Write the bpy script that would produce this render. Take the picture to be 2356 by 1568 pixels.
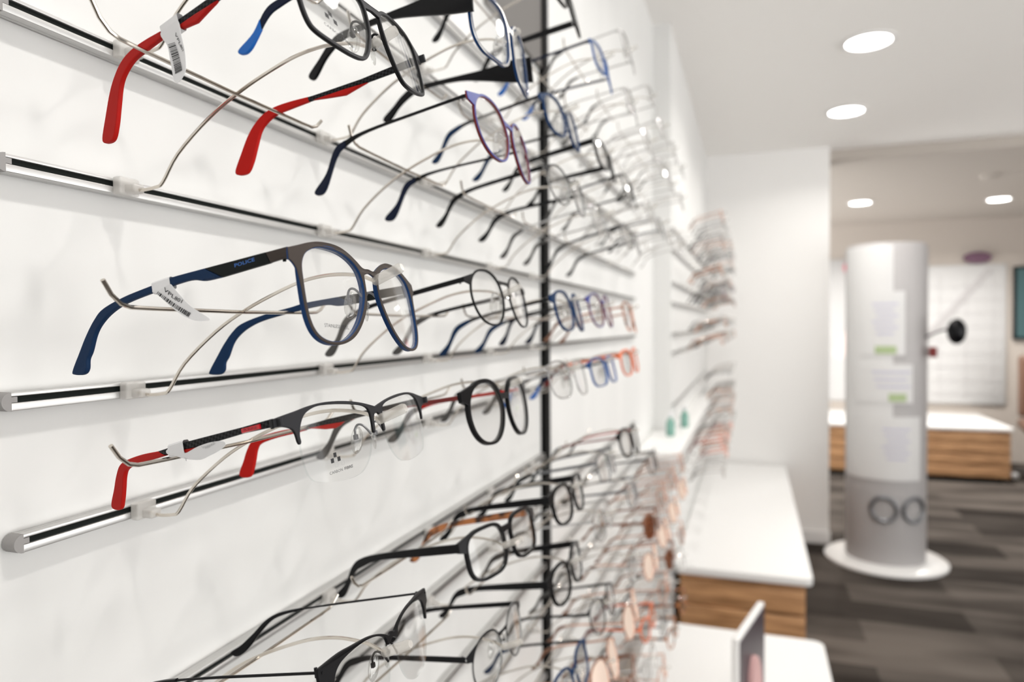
import bpy, bmesh, math, random
from mathutils import Vector, Matrix, Euler
random.seed(7)
S = 0.001                 # detail work is written in millimetres
CAM_Z = 1.45
sc = bpy.context.scene
for o in list(bpy.data.objects): bpy.data.objects.remove(o)

# ------------------------------------------------------------------ camera
cd = bpy.data.cameras.new('camera'); cam = bpy.data.objects.new('camera', cd)
sc.collection.objects.link(cam); sc.camera = cam
F = 1606.5
cd.sensor_width = 36.0; cd.lens = F / 2356 * 36.0
cd.clip_start = 0.01; cd.clip_end = 60
rt = (0.94627, 0.32329, -0.00743); up = (0.0, 0.02297, 0.99974); fw = (-0.32338, 0.94602, -0.02173)
cam.matrix_world = Matrix(((rt[0], up[0], -fw[0], 0), (rt[1], up[1], -fw[1], 0), (rt[2], up[2], -fw[2], CAM_Z), (0, 0, 0, 1)))
cd.dof.use_dof = True; cd.dof.focus_distance = 0.352; cd.dof.aperture_fstop = 6.4

# ------------------------------------------------------------------ world, exposure
w = bpy.data.worlds.new('world'); sc.world = w; w.use_nodes = True
# pale sky through the open sides; fill added below the horizon lifts the ceiling
_nt = w.node_tree; _bg = _nt.nodes['Background']; _tc = _nt.nodes.new('ShaderNodeTexCoord'); _sx = _nt.nodes.new('ShaderNodeSeparateXYZ'); _mr = _nt.nodes.new('ShaderNodeMapRange')
_bg.inputs[0].default_value = (1.0, 0.993, 0.98, 1)
_mr.inputs['From Min'].default_value = -0.12; _mr.inputs['From Max'].default_value = 0.05; _mr.inputs['To Min'].default_value = 3.1; _mr.inputs['To Max'].default_value = 1.35
_nt.links.new(_tc.outputs['Generated'], _sx.inputs[0]); _nt.links.new(_sx.outputs['Z'], _mr.inputs['Value']); _nt.links.new(_mr.outputs[0], _bg.inputs[1])
sc.view_settings.view_transform = 'Standard'; sc.view_settings.look = 'None'
sc.view_settings.gamma = 1.0; sc.view_settings.exposure = 0.42; sc.view_settings.use_curve_mapping = False
sc.cycles.use_denoising = True
sc.cycles.transparent_max_bounces = 48
sc.cycles.max_bounces = 10

# ------------------------------------------------------------------ materials
MAT = {}
def mat(name, col, rough=0.5, metal=0.0, spec=0.5, trans=0.0, emit=None, es=0.0, alpha=None):
    if name in MAT: return MAT[name]
    m = bpy.data.materials.new(name); m.use_nodes = True
    b = m.node_tree.nodes['Principled BSDF']
    b.inputs['Base Color'].default_value = (*col, 1); b.inputs['Roughness'].default_value = rough
    b.inputs['Metallic'].default_value = metal; b.inputs['Specular IOR Level'].default_value = spec
    b.inputs['Transmission Weight'].default_value = trans
    if emit: b.inputs['Emission Color'].default_value = (*emit, 1); b.inputs['Emission Strength'].default_value = es
    if alpha is not None: b.inputs['Alpha'].default_value = alpha
    MAT[name] = m; return m
def glass_mat(name, tint, ior=1.5, gl=1.0, rough=0.0):
    m = bpy.data.materials.new(name); m.use_nodes = True; nt = m.node_tree; nt.nodes.clear()
    out = nt.nodes.new('ShaderNodeOutputMaterial'); mx = nt.nodes.new('ShaderNodeMixShader')
    tr = nt.nodes.new('ShaderNodeBsdfTransparent'); g = nt.nodes.new('ShaderNodeBsdfGlossy'); fr = nt.nodes.new('ShaderNodeLayerWeight'); fr.inputs[0].default_value = 0.5
    pw = nt.nodes.new('ShaderNodeMath'); pw.operation = 'POWER'; pw.inputs[1].default_value = 4.0
    ma = nt.nodes.new('ShaderNodeMath'); ma.operation = 'MULTIPLY_ADD'; ma.inputs[1].default_value = 0.75; ma.inputs[2].default_value = (ior - 1) ** 2 / (ior + 1) ** 2
    nt.links.new(fr.outputs['Facing'], pw.inputs[0]); nt.links.new(pw.outputs[0], ma.inputs[0])
    tr.inputs[0].default_value = (*tint, 1); g.inputs['Roughness'].default_value = rough; g.inputs['Color'].default_value = (gl, gl, gl, 1)
    nt.links.new(ma.outputs[0], mx.inputs[0]); nt.links.new(tr.outputs[0], mx.inputs[1]); nt.links.new(g.outputs[0], mx.inputs[2])
    nt.links.new(mx.outputs[0], out.inputs[0]); MAT[name] = m; return m
glass_mat('lens_clear', (0.992, 0.993, 0.992), 1.34)
glass_mat('lens_sun', (0.30, 0.28, 0.27), 1.5)
glass_mat('lens_amber', (0.62, 0.34, 0.20), 1.6)
glass_mat('lens_edge', (0.9, 0.92, 0.92), 1.5, 1.0, 0.15)
glass_mat('pad_clear', (0.86, 0.86, 0.85), 2.0, 1.0, 0.06)
glass_mat('plastic_clear', (0.90, 0.885, 0.865), 1.5, 1.0, 0.25)
def noise_mat(name, c1, c2, scale, stretch, rough=0.5, metal=0, detail=3, p0=0.35, p1=0.65, spec=0.5):
    m = mat(name, c1, rough, metal, spec); nt = m.node_tree; b = nt.nodes['Principled BSDF']
    tc = nt.nodes.new('ShaderNodeTexCoord'); mp = nt.nodes.new('ShaderNodeMapping'); n = nt.nodes.new('ShaderNodeTexNoise'); r = nt.nodes.new('ShaderNodeValToRGB')
    mp.inputs['Scale'].default_value = stretch; n.inputs['Scale'].default_value = scale; n.inputs['Detail'].default_value = detail
    r.color_ramp.elements[0].position = p0; r.color_ramp.elements[1].position = p1
    r.color_ramp.elements[0].color = (*c1, 1); r.color_ramp.elements[1].color = (*c2, 1)
    nt.links.new(tc.outputs['Object'], mp.inputs[0]); nt.links.new(mp.outputs[0], n.inputs['Vector']); nt.links.new(n.outputs['Fac'], r.inputs[0]); nt.links.new(r.outputs[0], b.inputs['Base Color'])
    return m
noise_mat('wall_white', (0.68, 0.68, 0.668), (0.72, 0.717, 0.705), 4.0, (1, 1.6, 0.35), 0.55, spec=0.2)
mat('pillar_white', (0.80, 0.79, 0.775), 0.6, 0, 0.2)
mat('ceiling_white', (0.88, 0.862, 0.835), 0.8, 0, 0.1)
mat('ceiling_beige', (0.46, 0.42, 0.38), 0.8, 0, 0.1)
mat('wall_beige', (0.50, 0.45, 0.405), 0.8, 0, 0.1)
mat('laminate_white', (0.78, 0.775, 0.765), 0.3, 0, 0.4)
noise_mat('drawer_wood', (0.27, 0.13, 0.052), (0.66, 0.37, 0.18), 5.0, (1.0, 1.0, 14), 0.5, 0, 4, 0.3, 0.7)
noise_mat('tortoise', (0.035, 0.015, 0.01), (0.48, 0.17, 0.05), 55.0, (1, 1, 1), 0.2, 0, 2, 0.42, 0.56)
mat('aluminium', (0.60, 0.595, 0.585), 0.35, 0.85); mat('cap_grey', (0.30, 0.29, 0.285), 0.7, 0, 0.2); mat('slot_black', (0.008, 0.010, 0.009), 0.6, 0, 0.1)
noise_mat('chrome_wire', (0.55, 0.50, 0.44), (0.72, 0.68, 0.62), 30, (1, 1, 1), 0.16, 1.0)
mat('black_metal', (0.005, 0.005, 0.006), 0.4, 0.0, 0.15); mat('black_plastic', (0.003, 0.003, 0.004), 0.25, 0, 0.18)
mat('gunmetal', (0.026, 0.026, 0.029), 0.5, 0.2, 0.15); mat('brown_metal', (0.046, 0.036, 0.031), 0.5, 0.2, 0.15)
mat('grey_metal', (0.20, 0.205, 0.215), 0.36, 0.7); mat('silver', (0.62, 0.62, 0.62), 0.22, 1.0)
mat('navy', (0.006, 0.024, 0.068), 0.55, 0, 0.12); mat('dark_navy', (0.005, 0.009, 0.026), 0.45, 0, 0.15); mat('blue', (0.005, 0.036, 0.125), 0.45, 0, 0.15); mat('bright_blue', (0.008, 0.11, 0.42), 0.35, 0, 0.3)
mat('charcoal', (0.009, 0.011, 0.011), 0.6, 0, 0.1)
mat('red', (0.40, 0.009, 0.006), 0.55, 0, 0.12); mat('dark_red', (0.16, 0.02, 0.018), 0.4, 0, 0.3); mat('red_gloss', (0.55, 0.01, 0.02), 0.18, 0.2)
mat('purple', (0.05, 0.035, 0.12), 0.35); mat('indigo', (0.03, 0.045, 0.22), 0.4, 0, 0.3)
mat('mirror_peach', (1.0, 0.82, 0.70), 0.45, 0.6); mat('rose_gold', (0.80, 0.46, 0.34), 0.20, 1.0); mat('brown', (0.20, 0.09, 0.05), 0.3); mat('orange', (0.70, 0.16, 0.06), 0.35)
mat('clear_grey', (0.55, 0.54, 0.53), 0.2); mat('dark_grey', (0.05, 0.048, 0.046), 0.5)
mat('paper', (0.72, 0.72, 0.73), 0.6, 0, 0.2); mat('ink', (0.012, 0.012, 0.014), 0.6); mat('ink_blue', (0.02, 0.12, 0.42), 0.4); mat('ink_grey', (0.45, 0.45, 0.46), 0.6)
mat('ink_red', (0.16, 0.008, 0.012), 0.35)
mat('trim_bright', (0.75, 0.74, 0.73), 0.4); mat('lamp_glow', (1, 1, 1), 0.5, 0, 0.5, 0, (1, 0.985, 0.96), 9.0)
mat('grey_board', (0.40, 0.385, 0.385), 0.5); mat('light_board', (0.50, 0.495, 0.49), 0.5); mat('lavender', (0.50, 0.49, 0.60), 0.6); mat('leaf_green', (0.36, 0.45, 0.24), 0.6)
mat('pink_red', (0.75, 0.05, 0.13), 0.5); mat('plum', (0.12, 0.05, 0.09), 0.5); mat('pale_rose', (0.72, 0.60, 0.58), 0.6); mat('teal_dark', (0.015, 0.07, 0.075), 0.25); mat('chair_brown', (0.12, 0.06, 0.035), 0.5)
mat('skin_pink', (0.55, 0.33, 0.32), 0.6); mat('poster_dark', (0.05, 0.035, 0.045), 0.35); mat('bottle_green', (0.18, 0.36, 0.30), 0.2)
mat('post_black', (0.006, 0.006, 0.006), 0.6, 0, 0.1); mat('sign_taupe', (0.10, 0.092, 0.085), 0.5)
# carbon weave
def carbon():
    m = mat('carbon', (0.01, 0.01, 0.01), 0.5, 0, 0.1); nt = m.node_tree; b = nt.nodes['Principled BSDF']
    tc = nt.nodes.new('ShaderNodeTexCoord'); mp = nt.nodes.new('ShaderNodeMapping'); ch = nt.nodes.new('ShaderNodeTexChecker')
    mp.inputs['Rotation'].default_value = (0, math.radians(18), 0); mp.inputs['Scale'].default_value = (1, 0.001, 1)
    ch.inputs['Scale'].default_value = 720; ch.inputs['Color1'].default_value = (0.004, 0.004, 0.005, 1); ch.inputs['Color2'].default_value = (0.024, 0.025, 0.027, 1)
    nt.links.new(tc.outputs['Object'], mp.inputs[0]); nt.links.new(mp.outputs[0], ch.inputs[0]); nt.links.new(ch.outputs[0], b.inputs['Base Color'])
carbon()
def carpet():
    m = mat('carpet', (0.15, 0.14, 0.13), 0.95, 0, 0.05); nt = m.node_tree; b = nt.nodes['Principled BSDF']
    tc = nt.nodes.new('ShaderNodeTexCoord'); br = nt.nodes.new('ShaderNodeTexBrick'); n = nt.nodes.new('ShaderNodeTexNoise'); n2 = nt.nodes.new('ShaderNodeTexNoise')
    br.inputs['Scale'].default_value = 1.0; br.inputs['Brick Width'].default_value = 1.0; br.inputs['Row Height'].default_value = 0.25; br.inputs['Mortar Size'].default_value = 0
    br.inputs['Color1'].default_value = (0.032, 0.028, 0.025, 1); br.inputs['Color2'].default_value = (0.125, 0.11, 0.098, 1); br.inputs['Bias'].default_value = 0.1
    n.inputs['Scale'].default_value = 2.2; n2.inputs['Scale'].default_value = 180
    mp = nt.nodes.new('ShaderNodeMapping'); mp.inputs['Scale'].default_value = (0.5, 1.8, 1)
    nt.links.new(tc.outputs['Object'], br.inputs['Vector']); nt.links.new(tc.outputs['Object'], mp.inputs[0]); nt.links.new(mp.outputs[0], n.inputs['Vector'])
    mx = nt.nodes.new('ShaderNodeMix'); mx.data_type = 'RGBA'; mx.blend_type = 'MULTIPLY'; mx.inputs[0].default_value = 0.75
    r = nt.nodes.new('ShaderNodeValToRGB'); r.color_ramp.elements[0].position = 0.36; r.color_ramp.elements[1].position = 0.6; r.color_ramp.elements[0].color = (0.36, 0.34, 0.33, 1); r.color_ramp.elements[1].color = (1.15, 1.12, 1.1, 1)
    nt.links.new(n.outputs['Fac'], r.inputs[0]); nt.links.new(br.outputs['Color'], mx.inputs[6]); nt.links.new(r.outputs[0], mx.inputs[7])
    nt.links.new(mx.outputs[2], b.inputs['Base Color'])
carpet()

# ------------------------------------------------------------------ object helpers
COL = sc.collection
def link(name, verts, faces, mats, parent=None, idx=None, smooth=True, scale=S):
    me = bpy.data.meshes.new(name)
    me.from_pydata([(v[0] * scale, v[1] * scale, v[2] * scale) for v in verts], [], faces)
    if not isinstance(mats, (list, tuple)): mats = [mats]
    for m in mats: me.materials.append(MAT[m])
    if idx: me.polygons.foreach_set('material_index', idx)
    bm = bmesh.new(); bm.from_mesh(me); bmesh.ops.recalc_face_normals(bm, faces=bm.faces); bm.to_mesh(me); bm.free()
    if smooth: me.polygons.foreach_set('use_smooth', [True] * len(me.polygons)); me.set_sharp_from_angle(angle=math.radians(38))
    o = bpy.data.objects.new(name, me); COL.objects.link(o)
    if parent: o.parent = parent
    return o
def empty(name, loc=(0, 0, 0), rot=(0, 0, 0)):
    o = bpy.data.objects.new(name, None); COL.objects.link(o); o.location = loc; o.rotation_euler = rot; o.empty_display_size = 0.02; return o
def tag(o, label=None, cat=None, group=None, kind=None):
    if label: o['label'] = label
    if cat: o['category'] = cat
    if group: o['group'] = group
    if kind: o['kind'] = kind
    return o
def copy_tree(o, parent=None):
    c = o.copy(); COL.objects.link(c)
    if parent: c.parent = parent
    for ch in list(CH.get(o.name, [])): register(copy_tree(ch, c), c)
    return c
CH = {}
def register(o, p): CH.setdefault(p.name, []).append(o)
class MB:
    def __init__(s): s.v = []; s.f = []; s.i = []
    def add(s, v, f, i=0):
        n = len(s.v); s.v += [tuple(x) for x in v]; s.f += [tuple(a + n for a in q) for q in f]
        s.i += (i if isinstance(i, list) else [i] * len(f))
    def box(s, x0, x1, y0, y1, z0, z1, i=0, bev=0.0):
        bm = bmesh.new(); bmesh.ops.create_cube(bm, size=1)
        for v in bm.verts: v.co = Vector(((x0 + x1) / 2 + v.co.x * (x1 - x0), (y0 + y1) / 2 + v.co.y * (y1 - y0), (z0 + z1) / 2 + v.co.z * (z1 - z0)))
        if bev: bmesh.ops.bevel(bm, geom=list(bm.edges), offset=bev, segments=3, profile=0.5, affect='EDGES')
        bm.verts.index_update(); s.add([v.co[:] for v in bm.verts], [[v.index for v in f.verts] for f in bm.faces], i); bm.free()
    def tube(s, pts, rad, n=8, i=0, caps=True, sx=1.0):
        pts = [Vector(p) for p in pts]; rr = rad if isinstance(rad, (list, tuple)) else [rad] * len(pts)
        vs = []; fs = []; ref = None
        for k, p in enumerate(pts):
            t = (pts[min(k + 1, len(pts) - 1)] - pts[max(k - 1, 0)]).normalized()
            if ref is None: ref = t.orthogonal().normalized()
            a = (ref - t * ref.dot(t)).normalized(); ref = a; b = t.cross(a)
            for j in range(n):
                th = 2 * math.pi * j / n; vs.append(p + (a * math.cos(th) * sx + b * math.sin(th)) * rr[k])
        for k in range(len(pts) - 1):
            for j in range(n): fs.append((k * n + j, k * n + (j + 1) % n, (k + 1) * n + (j + 1) % n, (k + 1) * n + j))
        if caps: fs.append(tuple(range(n))); fs.append(tuple((len(pts) - 1) * n + j for j in range(n)))
        s.add(vs, fs, i)
    def lathe(s, prof, c=(0, 0, 0), n=32, i=0):      # prof = [(r,z)], closed top and bottom
        vs = []; fs = []
        for r, z in prof:
            for j in range(n): th = 2 * math.pi * j / n; vs.append((c[0] + r * math.cos(th), c[1] + r * math.sin(th), c[2] + z))
        for k in range(len(prof) - 1):
            for j in range(n): fs.append((k * n + j, k * n + (j + 1) % n, (k + 1) * n + (j + 1) % n, (k + 1) * n + j))
        fs.append(tuple(range(n))); fs.append(tuple((len(prof) - 1) * n + j for j in range(n)))
        s.add(vs, fs, i)
    def ellipsoid(s, c, r, i=0, n=12, rot=None):
        vs = []; fs = []; m = 8
        for k in range(m + 1):
            ph = math.pi * k / m
            for j in range(n):
                th = 2 * math.pi * j / n; v = Vector((r[0] * math.sin(ph) * math.cos(th), r[1] * math.sin(ph) * math.sin(th), r[2] * math.cos(ph)))
                if rot: v = rot @ v
                vs.append(Vector(c) + v)
        for k in range(m):
            for j in range(n): fs.append((k * n + j, k * n + (j + 1) % n, (k + 1) * n + (j + 1) % n, (k + 1) * n + j))
        s.add(vs, fs, i)
    def build(s, name, mats, parent=None, smooth=True, scale=S):
        o = link(name, s.v, s.f, mats, parent, s.i, smooth, scale)
        if parent: register(o, parent)
        return o

def catmull(pts, n=6, closed=True):
    """smooth a 2D control list; a point with a third item 1 stays a sharp corner"""
    out = []; N = len(pts); rng = N if closed else N - 1
    for k in range(rng):
        p1, p2 = pts[k], pts[(k + 1) % N]
        p0 = pts[(k - 1) % N] if (closed or k > 0) else p1
        p3 = pts[(k + 2) % N] if (closed or k + 2 < N) else p2
        if len(p1) > 2: p0 = (2 * p1[0] - p2[0], 2 * p1[1] - p2[1])
        if len(p2) > 2: p3 = (2 * p2[0] - p1[0], 2 * p2[1] - p1[1])
        for j in range(n):
            t = j / n
            out.append(tuple(0.5 * (2 * p1[q] + (p2[q] - p0[q]) * t + (2 * p0[q] - 5 * p1[q] + 4 * p2[q] - p3[q]) * t * t + (3 * p1[q] - p0[q] - 3 * p2[q] + p3[q]) * t ** 3) for q in (0, 1)))
    if not closed: out.append(tuple(pts[-1][:2]))
    return out

def plate(outer, holes, th, bev):
    """filled 2D outline with holes, thickness th; returns verts (u,v,w), faces"""
    cu = bpy.data.curves.new('t', 'CURVE'); cu.dimensions = '2D'; cu.fill_mode = 'BOTH'
    for pl in [outer] + holes:
        sp = cu.splines.new('POLY'); sp.points.add(len(pl) - 1); sp.use_cyclic_u = True
        for p, q in zip(sp.points, pl): p.co = (q[0], q[1], 0, 1)
    cu.extrude = max(th / 2 - bev, 0.01); cu.bevel_depth = bev; cu.bevel_resolution = 1; cu.offset = -bev
    ob = bpy.data.objects.new('t', cu); me = bpy.data.meshes.new_from_object(ob)
    v = [tuple(x.co) for x in me.vertices]; f = [tuple(p.vertices) for p in me.polygons]
    bpy.data.objects.remove(ob); bpy.data.curves.remove(cu); bpy.data.meshes.remove(me)
    return v, f
def text_geo(s, size, width=None, bold=0.0, shear=0.0, sp=1.0):
    cu = bpy.data.curves.new('t', 'FONT'); cu.body = s; cu.size = size; cu.offset = bold; cu.shear = shear; cu.space_character = sp; cu.resolution_u = 2
    ob = bpy.data.objects.new('t', cu); me = bpy.data.meshes.new_from_object(ob)
    v = [tuple(x.co) for x in me.vertices]; f = [tuple(p.vertices) for p in me.polygons]
    bpy.data.objects.remove(ob); bpy.data.curves.remove(cu); bpy.data.meshes.remove(me)
    x0 = min(p[0] for p in v); x1 = max(p[0] for p in v); k = (width / (x1 - x0)) if width else 1
    return [((p[0] - x0) * k, p[1], 0) for p in v], f

# ------------------------------------------------------------------ spectacles
def lens_shape(kind, w, h, s):
    """closed control outline of the near lens (a<0), anticlockwise from the nose side"""
    out = []
    for k in range(24):
        t = 2 * math.pi * k / 24; c, q = math.cos(t), math.sin(t)
        e = {'round': 2.1, 'panto': 2.3, 'rect': 3.4, 'soft': 2.7, 'aviator': 2.4}[kind]
        r = (abs(c) ** e + abs(q) ** e) ** (-1 / e)
        x, y = r * c * w / 2, r * q * h / 2
        if kind in ('panto', 'aviator', 'soft', 'rect'):
            k2 = {'panto': 0.16, 'aviator': 0.22, 'soft': 0.08, 'rect': 0.05}[kind]
            x *= 1 - k2 * max(0, -y / (h / 2)) * (1.0 if x > 0 else 0.45)
        if kind == 'aviator': y -= 0.06 * h * (-(x / (w / 2)))  * -1 if y < 0 else 0
        out.append((x - s, y))
    return out
def make_glasses(sp):
    """sp: dict. Local frame: y runs along the front (near side negative), z up, -x back to the wall. Returns the Empty."""
    g = lambda k, d=None: sp.get(k, d)
    w_, h_, br = g('w', 52), g('h', 38), g('br', 16); hw = g('hw', w_ + br / 2 + 7); wrap = g('wrap', 6.0); s = w_ / 2 + br / 2
    hy, eh = g('hy', 12), g('eh', 5); L = g('L', 136); spl = g('spl', 14)
    sim = g('simple', False); ns = 3 if sim else 6
    ce = lambda a, b: wrap * (a / 67.0) ** 2 + 0.0009 * b * b
    root = empty(g('name', 'eyeglasses'))
    fm = g('front', 'black_plastic'); sm = g('side', fm)
    hole_c = g('lens') or lens_shape(g('shape', 'soft'), w_, h_, s)
    lens = catmull(hole_c, ns)
    mir = lambda pl: [(-p[0],) + tuple(p[1:]) for p in reversed(pl)]
    th = g('th', 1.2); tt, ts, tb = g('rim', (2.0, 2.0, 1.6))
    full = g('rimstyle', 'full') == 'full'
    # front outline (near half, from top centre round the temple side to bottom centre)
    bb, bt = g('bb', 0.28 * h_), g('bt', 3.2)
    cx = sum(p[0] for p in lens) / len(lens); cy = sum(p[1] for p in lens) / len(lens)
    if g('half'): half = g('half')
    else:
        off = []
        N = len(lens)
        for k in range(N):
            p, a, b = lens[k], lens[k - 1], lens[(k + 1) % N]
            tx, ty = b[0] - a[0], b[1] - a[1]; l = math.hypot(tx, ty) or 1; nx, ny = ty / l, -tx / l
            if nx * (p[0] - cx) + ny * (p[1] - cy) < 0: nx, ny = -nx, -ny
            tk = tt * max(0, ny) + tb * max(0, -ny) + ts * (1 - abs(ny)); off.append((p[0] + nx * tk, p[1] + ny * tk))
        ang = lambda p: math.atan2(p[1] - cy, p[0] - cx) % (2 * math.pi)
        off.sort(key=ang)
        side = [p for p in off]
        first = [p for p in side if not (p[0] > cx and bb - bt / 2 <= p[1] <= bb + bt / 2)]
        k0 = next((k for k, p in enumerate(first) if p[0] > cx and p[1] > bb + bt / 2), 0)
        seq = first[k0:] + first[:k0]
        ep = []; done = False
        for p in seq:
            if p[0] < cx - w_ * 0.30 and hy - eh / 2 - 1.5 <= p[1] <= hy + eh / 2 + 3.5:
                if not done: ep += [(-hw, hy + eh / 2), (-hw - 0.3, hy), (-hw, hy - eh / 2)]; done = True
                continue
            ep.append(p)
        if not full:
            lo = g('cut', 0)      # keep only the brow: cut rims below lo, then return along the lens edge
            brow = []
            for p in ep:
                if p[1] >= lo: brow.append(p)
            top_in = [p for p in lens if p[1] >= lo]; top_in.sort(key=ang)
            ti = [p for p in top_in]
            i0 = [p for p in brow]
            k1 = max(k for k, p in enumerate(i0) if p[0] < cx)   # last point on the temple side
            half = [(0, bb + bt / 2)] + i0[:k1 + 1] + list(reversed(sorted(ti, key=lambda q: (ang(q) + 0.6) % (2 * math.pi)))) + [p for p in i0[k1 + 1:]] + [(0, bb - bt / 2)]
        else: half = [(0, bb + bt / 2)] + ep + [(0, bb - bt / 2)]
    outer = half + mir(half)[1:-1] if abs(half[0][0]) < 1e-6 else half + mir(half)
    if g('smooth_half'): outer = catmull(outer, 4)
    frame = MB()
    v, f = plate(outer, [lens, mir(lens)] if full else [], th, min(0.35, th * 0.3))
    v2 = [(-(ce(a, b) + 0.0 - z + th / 2), a, b) for a, b, z in v]
    idx = []
    zmax = max(q[2] for q in v)
    for q in f:
        idx.append(0 if all(abs(v[k][2] - zmax) < 0.01 or v[k][2] > zmax - 0.4 for k in q) else 1)
    frame.add(v2, f, idx)
    dp = g('depth', 2.0)
    def rimsweep(pl, closed, t0, t1, dpt):
        n = len(pl); vs = []; fs = []; px = sum(p[0] for p in pl) / n; py = sum(p[1] for p in pl) / n
        for k, p in enumerate(pl):
            a = pl[(k - 1) % n] if closed else pl[max(k - 1, 0)]; b = pl[(k + 1) % n] if closed else pl[min(k + 1, n - 1)]
            l = math.hypot(b[0] - a[0], b[1] - a[1]) or 1; nx, ny = (b[1] - a[1]) / l, -(b[0] - a[0]) / l
            if nx * (p[0] - cxl) + ny * (p[1] - cy) < 0: nx, ny = -nx, -ny
            c0 = ce(p[0], p[1])
            for (r, c) in ((t0, 0.2), (t1, 0.2), (t1, dpt), (t0, dpt)): vs.append((-(c0 + c), p[0] + nx * r, p[1] + ny * r))
        m = n if closed else n - 1
        for k in range(m):
            for j in range(4): fs.append((k * 4 + j, k * 4 + (j + 1) % 4, ((k + 1) % n) * 4 + (j + 1) % 4, ((k + 1) % n) * 4 + j))
        if not closed: fs += [(0, 1, 2, 3), (4 * n - 4, 4 * n - 3, 4 * n - 2, 4 * n - 1)]
        frame.add(vs, fs, 1)
    for sgn in (1, -1):
        pl = lens if sgn > 0 else mir(lens); cxl = cx * sgn
        if full: rimsweep(pl, True, -0.15, g('rt', min(tt, tb, 1.5)), dp)
    frame.build(g('front_name', 'frame_front'), [fm, sm], root)
    # lenses
    for sgn in (-1, 1):
        m = MB(); pl = lens if sgn < 0 else mir(lens); n = len(pl); lx = cx if sgn < 0 else -cx; vs = []; fs = []
        R = 3 if sim else 5; lc = 0.9
        for side in (0.0, 1.2):
            for r in range(R + 1):
                for p in pl:
                    k = r / R * 0.985; a = lx + (p[0] - lx) * k; b = cy + (p[1] - cy) * k; vs.append((-(ce(a, b) + lc + side), a, b))
        for q in (0, 1):
            o0 = q * (R + 1) * n
            for r in range(R):
                for j in range(n): fs.append((o0 + r * n + j, o0 + r * n + (j + 1) % n, o0 + (r + 1) * n + (j + 1) % n, o0 + (r + 1) * n + j))
        id_ = [0] * len(fs)
        for j in range(n): fs.append((R * n + j, R * n + (j + 1) % n, (2 * R + 1) * n + (j + 1) % n, (2 * R + 1) * n + j)); id_.append(1)
        m.add(vs, fs, id_); lo = m.build('lens', [g('glass', 'lens_clear'), 'lens_edge'], root)
        if sgn < 0 and g('print'): g('print')(lo, lambda a, b: (-(ce(a, b) + lc - 0.12), a, b))
    # nose pads
    if not sim and g('pads', True):
        for sgn in (-1, 1):
            m = MB(); ya = sgn * 8.2
            m.ellipsoid((-9.5, ya, -1.5), (1.3, 3.3, 7.2), 0, 12, Matrix.Rotation(sgn * math.radians(38), 3, 'Z') @ Matrix.Rotation(sgn * math.radians(14), 3, 'X'))
            pad = m.build('nose_pad', 'pad_clear', root)
            xi = min(abs(p[0]) for p in lens)
            A = catmull([(-1.6, 0.0), (-3.4, 3.2), (-5.4, 5.6), (-7.6, 6.0), (-9.0, 4.0), (-9.0, 1.2)], 4, False); n_ = len(A)
            m = MB(); m.tube([(p[0], sgn * (xi + 0.4) + (ya + sgn * 1.4 - sgn * (xi + 0.4)) * (k / (n_ - 1)), p[1]) for k, p in enumerate(A)], 0.6, 8)
            m.box(-9.8, -8.0, ya + sgn * 1.4 - 1.2, ya + sgn * 1.4 + 1.2, -1.2, 1.4, 0, 0.3)
            m.build('pad_arm', g('pad_metal', 'silver'), root)
    # temples
    tp = g('temple')
    if not tp:
        th1, th2 = g('th_front', 4.0), g('th_mid', 3.2); bc = L - g('bend', 32); drop = g('drop', 26); tw = g('tipw', 5.5)
        top = [(6, hy + th1 / 2), (40, hy + th1 / 2 + .5), (bc - 20, hy + th2 / 2 + 1), (bc, hy + th2 / 2 - 1), (bc + 10, hy - 4), (L - 12, hy - drop * 0.62), (L, hy - drop + tw * .3)]
        bot = [(L - 3, hy - drop - tw * .3), (L - tw - 4, hy - drop + 1), (bc + 9, hy - 9.5), (bc - 1, hy - th2 / 2 - 3), (bc - 20, hy - th2 / 2 + 0.6), (40, hy - th1 / 2 + .6), (6, hy - th1 / 2)]
        full_t = catmull([(top[0][0], top[0][1], 1)] + top[1:-1] + [(top[-1][0], top[-1][1])] + bot[:-1] + [(bot[-1][0], bot[-1][1], 1)], ns if sim else 5)
        split = g('split', None)
        segs = [('temple', g('tmat', fm), [], full_t)] if split is None else None
        if split is not None:
            A = [p for p in full_t if p[0] <= split]; B = [p for p in full_t if p[0] >= split]
            # rebuild closed polygons in order
            def clip(pl, keep):
                out = []
                for k in range(len(pl)):
                    p, q = pl[k], pl[(k + 1) % len(pl)]
                    if keep(p[0]): out.append(p)
                    if keep(p[0]) != keep(q[0]):
                        t = (split - p[0]) / (q[0] - p[0]); out.append((split, p[1] + t * (q[1] - p[1])))
                return out
            segs = [('temple', g('tmat', fm), [], clip(full_t, lambda x: x < split)), ('temple_tip', g('tipmat', fm), [], clip(full_t, lambda x: x >= split))]
    else: segs = tp
    tw_ = g('tthick', 1.8)
    for sgn in (-1, 1):
        base = None
        for (nm, mt, opt, poly) in segs:
            m = MB()
            t2 = tw_ * (1.5 if ('tip' in nm or 'sleeve' in nm) else 1.0)
            if 'thick' in opt: t2 = opt['thick']
            v, f = plate(poly, [], t2, min(0.6, t2 * 0.35))
            def mp(c, b, z):
                return (-c - (0), sgn * (hw - spl * c / L) + z, b)
            ids = [1 if (g('tmat_in') and 'temple' == nm and sum(v[q][2] for q in fc) / len(fc) * sgn < -0.2) else 0 for fc in f]
            m.add([mp(*q) for q in v], f, ids)
            if g('tmat_in') and nm == 'temple': mt = [mt, g('tmat_in')]
            if base is None: base = m.build(nm, mt, root)
            else: m.build(nm, mt, base)
        hb = MB()   # hinge knuckle
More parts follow.
